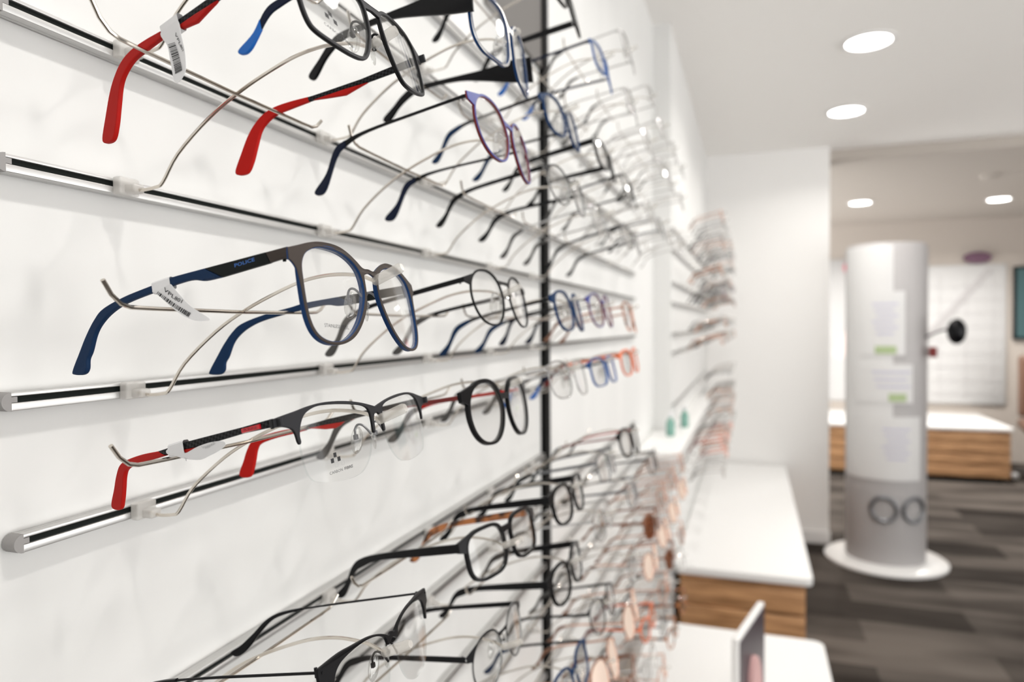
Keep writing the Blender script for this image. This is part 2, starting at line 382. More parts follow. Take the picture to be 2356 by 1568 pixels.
        if not sim:
            yy = sgn * (hw - 3.0); c0 = ce(hw, hy)
            hb.box(-(c0 + 4.5), -(c0 - 0.2), yy - 1.2, yy + 1.2, hy - 1.5, hy + 1.5, 0, 0.4); hb.tube([(-(c0 + 4.6), yy, hy - 2.2), (-(c0 + 4.6), yy, hy + 2.2)], 0.8, 8)
            hb.build('hinge', g('hinge_mat', sm), root)
        if g('deco'): g('deco')(root, base, sgn, lambda c, b, z: (-c, sgn * (hw - spl * c / L) + sgn * z, b))
    return root
def rotT(y, p, r): return (r, p, y)
def place(o, Y, d, z, yaw, pitch, roll):
    o.location = (-d * S, Y * S, CAM_Z + z * S); o.rotation_mode = 'XYZ'; o.rotation_euler = (roll, pitch, yaw)

# ---- price tags: a loop round the temple and a hanging tail in the temple's plane
def price_tag(root, hw, spl, L, loop, tail, bars, text, tsize, side=-1, wob=1.0):
    mp = lambda c, b, z: (-c, side * (hw - spl * c / L) + side * z, b)
    m = MB(); c0, c1, zt, zb = loop[:4]
    ring = [(-2.0, zt), (-1.2, zt + .8), (1.2, zt + .8), (2.0, zt), (2.0, zb), (1.2, zb - .8), (-1.2, zb - .8), (-2.0, zb)]
    vs = []; fs = []
    slope = loop[4] if len(loop) > 4 else 0
    for c in (c0, c1):
        for z, b in ring: vs.append(mp(c, b + slope * (c - (c0 + c1) / 2), z))
    for j in range(8): fs.append((j, (j + 1) % 8, 8 + (j + 1) % 8, 8 + j))
    m.add(vs, fs)
    v, f = plate(catmull(tail, 4), [], 0.25, 0.05)
    m.add([mp(a, b, 2.0 + z + wob * math.sin((b - zb) * 0.16)) for a, b, z in v], f)
    t = m.build('price_tag', 'paper', root)
    zoff = lambda b: 2.35 + wob * math.sin((b - zb) * 0.16)
    if bars:
        (tlc, tlb), (blc, blb), (brc, brb), (trc, trb) = bars; m = MB(); x = 0.0; rnd = random.Random(3)
        while x < 0.97:
            wd = rnd.choice([.012, .012, .022, .034]); vs = []
            for u in (x, min(1, x + wd)):
                for (p, q) in (((tlc, tlb), (trc, trb)), ((blc, blb), (brc, brb))):
                    a, b = p[0] + (q[0] - p[0]) * u, p[1] + (q[1] - p[1]) * u + bars_bow * math.sin(math.pi * u); vs.append(mp(a, b, zoff(b)))
            m.add(vs, [(0, 1, 3, 2)]); x += wd + rnd.choice([.012, .018, .026])
        m.build('barcode', 'ink', t, smooth=False)
    if text:
        for (string, (c0, b0), (c1, b1), mt) in text:
            v, f = text_geo(string, tsize, math.hypot(c1 - c0, b1 - b0), 0.01); m = MB()
            l = math.hypot(c1 - c0, b1 - b0); dx, dy = (c1 - c0) / l, (b1 - b0) / l
            # c decreases towards the front (to the right in view); normal of the writing points up
            pts = []
            for x, y, _ in v:
                a = c0 + dx * x + dy * y; u = x / l
                b = b0 + dy * x - dx * y + bars_bow * math.sin(math.pi * u)
                pts.append(mp(a, b, zoff(b)))
            m.add(pts, f); m.build('tag_text', mt, t, smooth=False)
    return t
bars_bow = -0.8

# ---- special pairs traced from the photograph, built in millimetres on their own frames
def print_text(items):
    def fn(lens, mp):
        for (string, size, a0, b0, width, bold, mt, sh) in items:
            v, f = text_geo(string, size, width, bold); m = MB()
            m.add([mp(a0 + x, b0 + y + sh * x) for x, y, _ in v], f); m.build('lens_print', mt, lens, smooth=False)
    return fn
def carbon_print(ax, bx, sc_, sh):
    def fn(lens, mp):
        print_text([('CARBON', 1.9 * sc_, ax, bx, 9.2 * sc_, 0.0, 'ink', sh), ('FIBRE', 1.9 * sc_, ax + 10.6 * sc_, bx + 10.6 * sc_ * sh, 6.4 * sc_, 0.03, 'ink', sh)])(lens, mp)
        m = MB(); q = 2.15 * sc_
        def sq(i, j, solid):
            x0 = ax + 2.0 * sc_ + i * q * 1.08; y0 = bx + 2.6 * sc_ + j * q * 1.06
            P = lambda x, y: mp(x, y + sh * (x - ax))
            if solid: m.add([P(x0, y0), P(x0 + q, y0), P(x0 + q, y0 + q), P(x0, y0 + q)], [(0, 1, 2, 3)], 0)
            else:
                e = 0.10 * sc_
                m.add([P(x0, y0), P(x0 + q, y0), P(x0 + q, y0 + q), P(x0, y0 + q), P(x0 + e, y0 + e), P(x0 + q - e, y0 + e), P(x0 + q - e, y0 + q - e), P(x0 + e, y0 + q - e)], [(0, 1, 5, 4), (1, 2, 6, 5), (2, 3, 7, 6), (3, 0, 4, 7)], 1)
        sq(1, 2, 1); sq(0, 1, 1); sq(2, 1, 1); sq(1, 0, 0); sq(3, 0, 0)
        m.build('lens_logo', ['ink', 'ink_grey'], lens, smooth=False)
    return fn

ALL = []
# 1: blue and brown, middle of the photo
blue_lens = [(-57.8, 10.3), (-54.9, 15.1), (-50.4, 18.0), (-43.4, 20.3), (-35.5, 20.9), (-26.3, 20.5), (-18.9, 18.7), (-13.5, 15.9), (-10.2, 12.4), (-8.7, 7.0), (-9.3, 1.3), (-12.2, -4.6), (-16.4, -10.5), (-21.8, -15.7), (-28.1, -19.8), (-33.6, -22.1), (-39.3, -23.1), (-46.1, -23.0), (-52.0, -21.2), (-55.8, -17.9), (-57.9, -13.2), (-58.6, -8.4), (-58.8, -3.5), (-58.6, 3.3)][::-1]
blue_half = [(0, 15.9), (-4, 15.5), (-7.2, 16.0), (-11.6, 18.4), (-18.1, 21.3), (-25.5, 23.3), (-34.0, 23.7), (-42.7, 23.0), (-50.4, 21.3), (-58, 19.0), (-65.2, 16.9, 1), (-65.9, 11.6, 1), (-64.5, 11.0), (-62.8, 9.4), (-61.7, 7.0), (-61.0, 0.0), (-60.6, -8.5), (-59.6, -14.2), (-57.5, -18.8), (-53.6, -22.2), (-47.4, -24.2), (-39.8, -24.6), (-32.6, -23.4), (-25.3, -20.6), (-18.6, -15.9), (-13.0, -10.2), (-9.0, -4.3), (-7.0, 1.6), (-6.4, 7.5), (-6.0, 11.5), (-4.5, 12.4), (0, 13.4)]
def deco_blue(root, base, sgn, mp):
    if sgn > 0: return
    v, f = text_geo('POLICE', 2.3, 11.0, 0.03); m = MB()
    m.add([mp(33.1 - x, 15.3 + y * 0.95 - 0.0 * x, 1.28) for x, y, _ in v], f); m.build('temple_lettering', 'ink_blue', base, smooth=False)
    m = MB()
    for k in range(3):
        m.tube([mp(44.5 + k * 3.2, 13.9 + k * 0.1, 1.3), mp(53.5 + k * .6, 14.9 + k * .55, 1.1)], 0.35, 6)
    m.build('grip_rib', 'navy', base)
blue_t = [('temple', 'brown_metal', {'thick': 2.2}, [(5.0, 17.2), (16.3, 17.7), (14.6, 12.7), (5.4, 12.7)]),
          ('temple_sleeve', 'charcoal', {'thick': 2.5}, [(16.4, 17.7), (50.1, 19.3), (41.0, 13.1), (14.6, 12.6)]),
          ('temple_tip', 'navy', {'thick': 2.6}, catmull([(50.2, 19.3, 1), (70.3, 20.1), (80.7, 19.4), (99.1, 18.4), (113.7, 16.0), (120.6, 12.1), (127.2, 5.9), (133.0, -1.0), (139.5, -9.2), (138.2, -11.2), (132.5, -12.1), (129.6, -10.0), (128.4, -5.6), (125.6, -2.2), (121.4, 4.9), (116.9, 9.1), (109.7, 12.7), (99.2, 15.1), (80.9, 16.1), (66, 16.4), (57.6, 15.9), (51.0, 13.9), (41.1, 13.1, 1)], 5))]
g1 = make_glasses(dict(lens=blue_lens, half=blue_half, smooth_half=True, w=50, h=44, br=17, hw=65.0, wrap=4.5, hy=14.4, L=134.6, spl=15.6, th=1.1, depth=3.0, rt=1.2,
     front='brown_metal', side='blue', pad_metal='grey_metal', temple=blue_t, deco=deco_blue, hinge_mat='charcoal',
     print=print_text([('STAINLESS STEEL', 2.3, -47.8, -16.6, 19.2, 0.0, 'ink', -0.015)])))
place(g1, 312.0, 180.1, 13.8, 0.081, -0.207, -0.070)
tail = [(81.3, 16.5), (76, 16.2), (70.3, 17.0), (68.6, 15.0), (64.1, 8.1), (59.3, 3.1), (50.8, -3.3), (53.3, -3.9), (59.5, -2.3), (65.4, 1.0), (71.3, 5.9), (75.4, 10.4), (78.9, 14.4)]
price_tag(g1, 64.5, 15.6, 134.6, (70.3, 81.3, 19.9, 15.9, 0.0), tail, [(77.6, 15.4), (79.0, 14.6), (62.3, -0.3), (60.6, 1.2)], [('VPL801', (74.6, 15.2), (66.0, 7.2), 'ink')], 2.5)
tag(g1, 'blue and brown round metal glasses printed STAINLESS STEEL with a price tag', 'glasses'); ALL.append(g1)

# 2: half-rim with red tips
red_lens = [(-57.3, 11.0), (-54.4, 14.7), (-49.8, 16.9), (-43.9, 17.9), (-34.7, 17.7), (-24.1, 16.8), (-14.3, 15.5), (-9.0, 13.9), (-6.6, 11.6), (-6.0, 6.9), (-6.2, 0.7), (-7.3, -3.7), (-10.0, -9.5), (-14.0, -14.0), (-19.7, -17.4), (-27.2, -18.7), (-36.2, -18.6), (-45.2, -17.6), (-50.7, -16.4), (-54.2, -15.2), (-56.8, -12.5), (-58.2, -8.7), (-58.8, -4.2), (-59.0, 0.8), (-58.9, 6.0)][::-1]
red_half = [(0, 13.9), (-3.3, 14.6), (-12.0, 16.6), (-22.0, 18.2), (-32.0, 19.1), (-42.1, 19.3), (-50.9, 18.5), (-58.5, 17.2), (-65.0, 16.2), (-71.7, 15.1, 1), (-71.9, 11.3, 1), (-67.2, 11.1), (-63.0, 9.7), (-61.2, 7.4), (-60.5, 3.6), (-59.6, 2.2), (-58.8, 3.4), (-58.9, 6.5), (-57.2, 11.1), (-54.3, 14.8), (-49.7, 17.0), (-43.8, 18.0), (-34.6, 17.8), (-24, 16.9), (-14.2, 15.6), (-8.8, 14.0), (-6.4, 11.6), (-5.8, 6.9), (-6.0, 1.5), (-5.1, 0.4), (-4.1, 1.5), (-3.6, 7.0), (-2.4, 9.6), (0, 10.6)]
def deco_red(root, base, sgn, mp):
    m = MB()
    if sgn < 0:
        vs = [mp(*q) for q in ((29.2, 14.0, 1.0), (17.3, 14.4, 1.0), (17.2, 12.2, 1.0), (29.2, 11.9, 1.0), (29.0, 13.9, 1.9), (17.5, 14.3, 1.9), (17.4, 12.3, 1.9), (29.0, 12.1, 1.9))]
        m.add(vs, [(0, 1, 2, 3), (4, 5, 6, 7), (0, 1, 5, 4), (1, 2, 6, 5), (2, 3, 7, 6), (3, 0, 4, 7)]); m.build('temple_badge', 'red_gloss', base, smooth=False)
        v, f = text_geo('POLICE', 1.5, 8.6, 0.01); m = MB(); m.add([mp(27.6 - x, 12.65 + y, 2.0) for x, y, _ in v], f); m.build('badge_lettering', 'ink_red', base, smooth=False)
red_t = [('temple', 'gunmetal', {'thick': 2.0}, [(5.0, 15.2), (12.5, 15.4), (12.5, 11.7), (5.0, 11.4)]),
         ('temple_sleeve', 'carbon', {'thick': 2.0}, [(12.5, 15.4), (28.6, 14.7), (69.6, 13.6), (82.0, 12.6), (92.8, 11.9), (88, 9.5), (82, 9.6), (72, 10.2), (59.5, 10.1), (29.2, 11.8), (12.5, 11.8)]),
         ('temple_tip', 'red', {'thick': 2.6}, catmull([(90.0, 12.0, 1), (102.8, 12.1), (115.3, 11.1), (122.2, 9.1), (126.7, 3.8), (130.0, -2.3), (134.2, -9.6), (132.8, -12.3), (127.4, -13.0), (124.6, -9.0), (122.2, -3.2), (119.9, 3.0), (116.5, 6.4), (106.8, 8.0), (95, 8.6), (84.8, 9.2, 1)], 5)),
         ('temple_grip', 'red', {'thick': 2.4}, [(84.8, 10.4), (72, 10.4), (59.5, 10.0), (62.5, 8.2), (66, 6.9), (72.0, 7.4)])]
g2 = make_glasses(dict(lens=red_lens, half=red_half, smooth_half=True, rimstyle='half', w=53, h=37, br=12, hw=70.7, wrap=6.6, hy=13.3, L=130.7, spl=23.0, th=1.5, front='gunmetal', side='black_metal', temple=red_t, deco=deco_red, pad_metal='grey_metal', print=carbon_print(-44.2, -14.3, 1.0, 0.045)))
place(g2, 319.9, 181.9, -54.7, 0.0, -0.209, -0.035)
tail = [(81.1, 12.0), (71, 12.4), (69.6, 8.5), (60.0, 10.2), (50.0, 11.0), (42.0, 10.2), (41.2, 8.2), (46.4, 6.3), (53, 5.0), (60.0, 4.0), (70.4, 5.9), (76, 8.0), (82.1, 9.9)]
price_tag(g2, 70, 22.0, 130.7, (69.8, 81.3, 13.6, 9.0, -0.06), tail, None, [('V', (70.0, 5.6), (68.4, 5.3), 'ink'), ('V0209Z', (56.6, 9.0), (47.0, 10.0), 'ink_grey')], 1.7, -1, 0.4)
tag(g2, 'grey half-rim glasses with red tips, lens printed CARBON FIBRE, below the blue pair', 'glasses'); ALL.append(g2)

# 3: gunmetal rectangular pair cut by the top edge
rl = [(-53.6, 0), (-52.9, -7.0), (-51.3, -11.6), (-48.6, -13.8), (-43.2, -15.6), (-36.3, -17.1), (-27.9, -18.2), (-20.1, -17.7), (-15.6, -14.6), (-11.7, -8.5), (-8.6, -1.0), (-7.6, 7.0), (-8.4, 12.6), (-12, 15.6), (-20, 17.2), (-34, 17.6), (-46, 16.6), (-51.6, 13.2), (-53.4, 7.0)]
g3 = make_glasses(dict(lens=rl, w=46, h=35, br=15, hw=66, wrap=8.5, hy=12.5, eh=4.6, L=137.1, spl=20.0, th=1.6, depth=2.2, rim=(1.7, 1.5, 1.6), rt=1.2, bb=13.6, bt=3.2, front='gunmetal', side='black_metal', pad_metal='black_metal',
     temple=[('temple', 'gunmetal', {'thick': 2.0}, [(5, 14.8), (14, 14.8), (14, 10.4), (5, 10.4)]),
             ('temple_sleeve', 'carbon', {'thick': 2.0}, [(14, 14.8), (45.5, 13.6), (67.1, 14.0), (78.7, 14.3), (84, 14.9), (80, 11.4), (70, 11.2), (57, 11.0), (45, 10.4), (14, 10.4)]),
             ('temple_tip', 'red', {'thick': 2.6}, catmull([(80.0, 14.4, 1), (91.6, 15.5), (102.6, 15.6), (111.2, 13.6), (118.4, 9.3), (124.4, 3.7), (131.7, -5.7), (137.6, -14.0), (136.2, -17.0), (130.0, -17.6), (124.9, -12.2), (119.9, -3.9), (115.0, 4.0), (109.9, 8.0), (102.4, 10.7), (92.4, 11.2), (80, 11.4, 1)], 5)),
             ('temple_grip', 'red', {'thick': 2.4}, [(78, 11.6), (57, 11.2), (42, 10.3), (50.1, 8.9), (57.0, 7.6), (66, 9.2)])],
     print=carbon_print(-42.5, -9.5, 1.02, -0.34)))
place(g3, 306.0, 172.5, 143.0, -0.03, -0.25, 0.03)
price_tag(g3, 66, 20, 137.1, (66.4, 78.8, 15.6, 9.6, 0.0), [(79.0, 12.0), (72, 12.6), (66.2, 12), (67.2, 6.0), (68.0, -2), (69.4, -9.7), (74.0, -12.6), (77.7, -10.9), (78.2, -0.9), (77.4, 6)], [(76.6, 6.0), (72.0, 5.0), (71.2, -9.0), (76.2, -8.6)], [('VPL801', (70.6, 8.2), (69.2, -0.5), 'ink')], 1.7)
tag(g3, 'dark grey rectangular glasses with red temple tips, cut by the top edge', 'glasses'); ALL.append(g3)

# 4: black browline pair at the bottom edge
bl = [(-58.5, 0), (-58.2, 8), (-56.2, 13.2), (-50.6, 16.3), (-38.8, 18.0), (-27.3, 18.0), (-17.4, 16.5), (-9.4, 13.4), (-6.6, 8.5), (-5.6, 1.5), (-6.5, -5.5), (-10, -12), (-17, -18), (-28, -21.5), (-40, -21.5), (-51, -18), (-57, -9)]
bh = [(0, 13.8), (-3.7, 12.8), (-9.5, 15.3), (-17.2, 17.7), (-27.1, 19.4), (-40.8, 20.2), (-52, 20.6), (-67.5, 19.2, 1), (-68.2, 17.4), (-67.7, 11.0, 1), (-62.8, 8.6), (-60.8, 3.6), (-59.6, 2.5), (-58.5, 4.0), (-58.2, 8.4), (-56.1, 13.2), (-50.6, 16.4), (-38.8, 18.1), (-27.3, 18.1), (-17.4, 16.6), (-9.2, 13.5), (-6.6, 9.6), (-5.5, 8.6), (0, 10.6)]
g4 = make_glasses(dict(lens=bl, half=bh, smooth_half=True, rimstyle='half', w=52, h=40, br=12, hw=66, wrap=5.5, hy=16.3, L=137.4, spl=12.6, th=1.8, front='black_metal', side='black_metal', pad_metal='black_metal', name='eyeglasses',
     temple=[('temple', 'black_metal', {'thick': 1.4}, [(5, 17.4), (10, 17.5), (62, 17.5), (95, 16.8), (98, 15), (83, 16.0), (62, 16.2), (10, 16.2), (5, 16.2)]),
             ('temple_tip', 'black_plastic', {'thick': 2.6}, catmull([(88, 17.2, 1), (98, 16.6), (106.6, 15.2), (114.5, 11.5), (121.9, 5.6), (131.8, -1.2), (139.5, -5.0), (136.0, -8.0), (130.8, -6.6), (124.3, -1.6), (117.6, 5.0), (108.5, 11.8), (98.3, 14.6), (88, 15.6, 1)], 5))]))
place(g4, 330.4, 180.1, -177.2, 0.113, -0.174, -0.098)
tag(g4, 'black browline glasses with thin wire temples, cut by the bottom edge', 'glasses'); ALL.append(g4)

# generic styles --------------------------------------------------------------------------------
ST = {
 'thin_black': dict(desc='thin black metal round', shape='panto', w=50, h=40, br=17, hw=66, rim=(1.5, 1.2, 1.1), rt=1.0, front='black_metal', th=1.2, depth=1.6, eh=3.4, th_front=3.6, th_mid=2.6, split=92, tipmat='dark_grey', tmat='black_metal', bt=2.4, bb=13),
 'black_round_red': dict(desc='black round plastic with red temples', shape='panto', w=50, h=42, br=15, hw=66, rim=(3.0, 2.8, 2.0), rt=2.0, front='black_plastic', tmat_in='red', th=3.2, depth=3.2, eh=7, hy=13, th_front=3.0, th_mid=2.2, split=100, tmat='dark_red', tipmat='dark_grey', pads=False, bt=4.5, bb=10),
 'black_rect': dict(desc='black rectangular plastic', shape='soft', w=50, h=35, br=16, hw=67, rim=(2.6, 2.6, 2.0), rt=2.0, front='black_plastic', th=3.0, depth=3.0, eh=7.5, hy=11, th_front=6.8, th_mid=4.8, pads=False, bt=4.0, bb=11, tthick=2.8),
 'black_tortoise': dict(desc='black plastic with tortoiseshell temples', shape='rect', w=50, h=34, br=16, hw=67, rim=(2.6, 2.6, 2.0), rt=2.0, front='black_plastic', tmat='black_plastic', tmat_in='tortoise', th=3.0, depth=3.0, eh=7, hy=11, th_front=6.4, th_mid=4.6, pads=False, bt=4.0, bb=11, tthick=2.8),
 'silver_black': dict(desc='black and silver metal', shape='panto', w=51, h=38, br=16, hw=66, rim=(1.7, 1.2, 1.1), rt=1.0, front='black_metal', side='silver', th=1.4, depth=1.6, eh=4.5, hy=12, th_front=4.2, th_mid=3.0, split=60, tipmat='black_metal', bt=2.4),
 'purple': dict(desc='purple and red metal', shape='panto', w=51, h=42, br=15, hw=66, rim=(1.8, 1.8, 1.5), rt=1.4, front='indigo', side='dark_red', th=1.6, depth=2.4, eh=5.5, hy=14, th_front=2.0, th_mid=1.8, split=104, tmat='black_metal', tipmat='dark_navy', bt=3.0, tipw=6, drop=30),
 'navy': dict(desc='dark blue', shape='soft', w=50, h=38, br=16, hw=66, rim=(2.2, 2.2, 1.8), rt=1.8, front='navy', side='blue', th=2.2, depth=2.6, eh=6, hy=12, th_front=3.0, th_mid=2.6, tmat='black_metal', split=95, tipmat='navy', bt=5.0, bb=8),
 'bright_blue': dict(desc='bright blue and grey', shape='rect', w=52, h=34, br=15, hw=67, rim=(1.9, 1.9, 1.5), rt=1.4, front='blue', side='bright_blue', th=2.0, depth=2.6, eh=5.5, hy=11, th_front=3.4, th_mid=3.0, tmat='dark_navy', split=118, tipmat='bright_blue', bt=3.0),
 'silver': dict(desc='thin silver metal', shape='soft', w=51, h=37, br=17, hw=66, rim=(1.3, 1.1, 1.0), rt=1.0, front='silver', th=1.2, depth=1.5, eh=3.2, hy=12, th_front=2.6, th_mid=2.0, split=96, tmat='silver', tipmat='dark_grey', bt=2.0),
 'grey': dict(desc='grey metal', shape='rect', w=52, h=34, br=16, hw=67, rim=(1.6, 1.3, 1.1), rt=1.0, front='grey_metal', th=1.3, depth=1.6, eh=4, hy=11, th_front=4.0, th_mid=3.0, split=90, tipmat='charcoal', bt=2.4),
 'rose_gold': dict(desc='rose gold metal', shape='panto', w=52, h=44, br=16, hw=67, rim=(1.9, 1.7, 1.5), rt=1.5, front='rose_gold', th=1.6, depth=2.6, eh=4, hy=13, th_front=3.0, th_mid=2.4, split=98, tipmat='brown', bt=3.0),
 'rose_mirror': dict(desc='rose gold sunglasses with peach mirrored lenses', shape='aviator', w=56, h=48, br=16, hw=70, rim=(1.8, 1.6, 1.4), rt=1.4, front='rose_gold', glass='mirror_peach', th=1.6, depth=2.6, eh=4, hy=13, th_front=3.0, th_mid=2.4, split=98, tipmat='brown', bt=3.0),
 'brown': dict(desc='brown tortoiseshell', shape='soft', w=52, h=40, br=17, hw=69, rim=(3.0, 3.0, 2.2), rt=2.0, front='tortoise', th=3.0, depth=3.0, eh=8, hy=12, th_front=6.0, th_mid=4.6, pads=False, bt=4.0, tthick=2.8),
 'amber': dict(desc='brown sunglasses with amber lenses', shape='soft', w=56, h=44, br=17, hw=71, rim=(2.6, 2.6, 2.0), rt=1.8, front='brown', glass='lens_amber', th=2.6, depth=3.0, eh=7, hy=13, th_front=5.0, th_mid=4.0, pads=False, bt=4.0, tthick=2.6),
 'orange': dict(desc='orange red', shape='soft', w=50, h=37, br=16, hw=66, rim=(2.6, 2.4, 2.0), rt=1.8, front='orange', th=2.4, depth=2.6, eh=6, hy=12, th_front=4.6, th_mid=3.6, pads=False, bt=3.5, split=90, tipmat='dark_red'),
 'clear': dict(desc='pale grey plastic', shape='soft', w=51, h=39, br=16, hw=67, rim=(2.6, 2.4, 2.0), rt=1.8, front='clear_grey', th=2.6, depth=2.6, eh=6, hy=12, th_front=4.6, th_mid=3.6, pads=False, bt=3.5),
 'sun_black': dict(desc='silver and blue rimmed glasses with wide black temples', shape='rect', w=56, h=42, br=14, hw=70, wrap=8, rim=(2.4, 2.2, 2.0), rt=1.6, front='silver', side='blue', th=2.4, depth=2.6, eh=12, hy=9, bt=4,
    temple=[('temple', 'black_plastic', {'thick': 3.0}, catmull([(4, 18, 1), (22, 18.5), (42, 15.2), (66, 13.8), (88, 12.6), (108, 11), (118, 6), (128, -3), (138, -12), (133, -15.5), (122, -4), (112, 3), (104, 6.4), (88, 8.8), (66, 9.0), (46, 5.5), (24, 0.5), (4, -3, 1)], 5))]),
}
PROTO = {}
def style(k, simple=False):
    key = (k, simple)
    if key not in PROTO:
        sp = dict(ST[k]); sp['simple'] = simple
        if 'hinge_mat' not in sp: sp['hinge_mat'] = 'silver'
        PROTO[key] = [make_glasses(sp), 0]
    p = PROTO[key]
    p[1] += 1
    if p[1] == 1: return p[0]
    return copy_tree(p[0])
placed = []
def pair(k, Y, d, z, yaw, pitch, roll, label, group=None, simple=False):
    o = style(k, simple); place(o, Y, d, z, yaw, pitch, roll)
    if 'group' in o: del o['group']
    tag(o, label, 'glasses', group); return o

# ------------------------------------------------------------------ rails
RAILS = [('R-1', 370.0), ('R0', 286.0), ('R1', 161.0), ('R2', 82.5), ('R3', -36.0), ('R4', -108.0), ('R5', -232.0), ('R6', -311.5), ('R7', -430.0), ('R8', -508.5), ('R9', -627.0), ('R10', -705.5), ('R11', -824.0)]
ORD = ['topmost', 'second', 'third', 'fourth', 'fifth', 'sixth', 'seventh', 'eighth', 'ninth', 'tenth', 'eleventh', 'twelfth', 'thirteenth']
XW = -356.0
def rail(Y0, Y1, z, xw, label, group, cap=True, bk=0.9):
    root = empty('display_rail', (xw * S, Y0 * S, CAM_Z + z * S))
    L = Y1 - Y0; m = MB()
    # C-profile: back web, upper lip, lower lip
    m.box(0.2, 3.0, 0, L, -4.6, 4.4); m.box(3.0, 8.4, 0, L, 2.6, 4.4, 0, 0.3); m.box(3.0, 8.8, 0, L, -4.6, -0.6, 0, 0.4)
    m.build('rail_profile', 'aluminium', root)
    m = MB()
    for q in (40, L / 2, L - 40): m.box(-bk, 0.4, q - 6, q + 6, -3, 3)
    m.build('rail_bracket', 'trim_bright', root)
    m = MB(); m.box(3.0, 7.0, 0.3, L - 0.3, -0.6, 2.6); m.build('rail_slot', 'slot_black', root)
    if cap:
        m = MB(); n = 10; vs = []
        for x in (0.2, 8.8):
            for j in range(n + 1):
                t = math.pi * j / n; vs.append((x, -math.sin(t) * 5.0, 4.8 * math.cos(t)))
        fs = [tuple(range(n + 1)), tuple(range(n + 1, 2 * n + 2))] + [(j, j + 1, n + 2 + j, n + 1 + j) for j in range(n)] + [(0, n, 2 * n + 1, n + 1)]
        m.add(vs, fs); m.box(6.0, 8.5, 0, 3.2, -0.4, 2.4)
        m.build('end_cap', 'cap_grey', root)
    tag(root, label, 'display rail', group); return root
# ------------------------------------------------------------------ wire holders
def holder():
    """origin on the rail front; the wire stands out into the room, with a cross bar and a clear peg sleeve"""
    root = empty('wire_holder')
    mat('plastic_clip', (0.68, 0.66, 0.63), 0.3, 0, 0.5, 0, None, 0, 0.5); mat('plastic_peg', (0.70, 0.67, 0.62), 0.15, 0, 0.6, 0, None, 0, 0.42)
    m = MB(); m.box(-1.0, 5.0, -7, 7, -5.2, 5.0, 0, 1.2); m.box(4.0, 12.0, -4, 4, -4.4, 1.0, 0, 1.5)
    m.build('rail_clip', 'plastic_clip', root)
    m = MB()
    ctrl = [(6, -1.5), (14, -2.6), (24, -1.6), (29, 1.0), (40, 16), (62, 34), (82.5, 46.0), (104, 55.5), (120, 61.0), (136, 63.6), (152, 63.0), (160, 60.5), (163, 59.8)]
    sm = catmull(ctrl, 4, False)
    m.tube([(x, 0, z) for x, z in sm], 1.0, 8); m.build('support_wire', 'chrome_wire', root)
    m = MB(); cb = [(82, -91, 57), (81, -86, 51), (81, -81, 47), (81, -76, 45.6), (81, -60, 45.2), (81, 0, 44.6), (81, 60, 45.2), (81, 70, 45.6), (81, 75, 47.5), (82, 79, 52)]
    cb = [(x, y, z - 0.0) for x, y, z in cb]; m.tube(cb, 1.05, 8); m.build('cross_bar', 'chrome_wire', root)
    m = MB(); m.tube([(161.5, 0, 59.2), (162.5, 0, 59.6), (177.0, 0, 66.0), (178.0, 0, 66.4)], [1.9, 2.7, 2.7, 2.0], 14); m.build('peg_sleeve', 'plastic_peg', root)
    return root
m_ = mat('plastic_peg', (0.70, 0.67, 0.62), 0.15, 0, 0.6, 0, None, 0, 0.42); mat('plastic_clip', (0.68, 0.66, 0.63), 0.3, 0, 0.5, 0, None, 0, 0.5)
HP = [holder(), 0]
def put_holder(Y, z, yaw, label, group, xf=-346.0):
    o = HP[0] if HP[1] == 0 else copy_tree(HP[0]); HP[1] += 1
    o.location = (xf * S, Y * S, CAM_Z + z * S); o.rotation_euler = (0, 0, yaw); tag(o, label, 'wire holder', group); return o

ZR = dict(RAILS); YC = [316 + 198 * k for k in range(5)]
POS = {'R2C2': (486.0, 165.2, 134.4, .021, -.187, -.037), 'R3C2': (512.9, 178.5, 20.4, -.006, -.222, -.029), 'R4C2': (494.2, 172.9, -61.9, -.011, -.182, -.041), 'R5C2': (524.6, 182.3, -171.8, -.097, -.245, -.042), 'R6C2': (525.4, 187.3, -256.1, .039, -.153, -.068), 'R1C2': (492.9, 166.7, 206.4, .019, -.096, -.001)}
rowname = {n: ORD[i] for i, (n, z) in enumerate(RAILS)}
colname = ['nearest the camera', 'second along', 'third along', 'fourth along', 'last before the black post']
# special label text for pairs already placed
special = {'R3C1', 'R4C1', 'R2C1', 'R5C1'}
grid = {
 ('R1', 1): 'sun_black', ('R2', 1): 'purple', ('R3', 1): 'thin_black', ('R4', 1): 'black_round_red', ('R5', 1): 'black_tortoise', ('R6', 1): 'silver_black',
 ('R1', 0): 'bright_blue',
 ('R0', 2): 'black_rect', ('R1', 2): 'navy', ('R2', 2): 'silver_black', ('R3', 2): 'navy', ('R4', 2): 'silver', ('R5', 2): 'black_rect', ('R6', 2): 'black_rect', ('R7', 2): 'navy',
 ('R0', 3): 'bright_blue', ('R1', 3): 'black_rect', ('R2', 3): 'silver', ('R3', 3): 'purple', ('R4', 3): 'bright_blue', ('R5', 3): 'grey', ('R6', 3): 'silver', ('R7', 3): 'thin_black', ('R8', 3): 'rose_mirror',
 ('R-1', 4): 'silver', ('R0', 4): 'silver', ('R1', 4): 'thin_black', ('R2', 4): 'silver_black', ('R3', 4): 'rose_gold', ('R4', 4): 'orange', ('R5', 4): 'black_round_red', ('R6', 4): 'grey', ('R7', 4): 'silver', ('R8', 4): 'rose_mirror', ('R9', 4): 'amber',
}
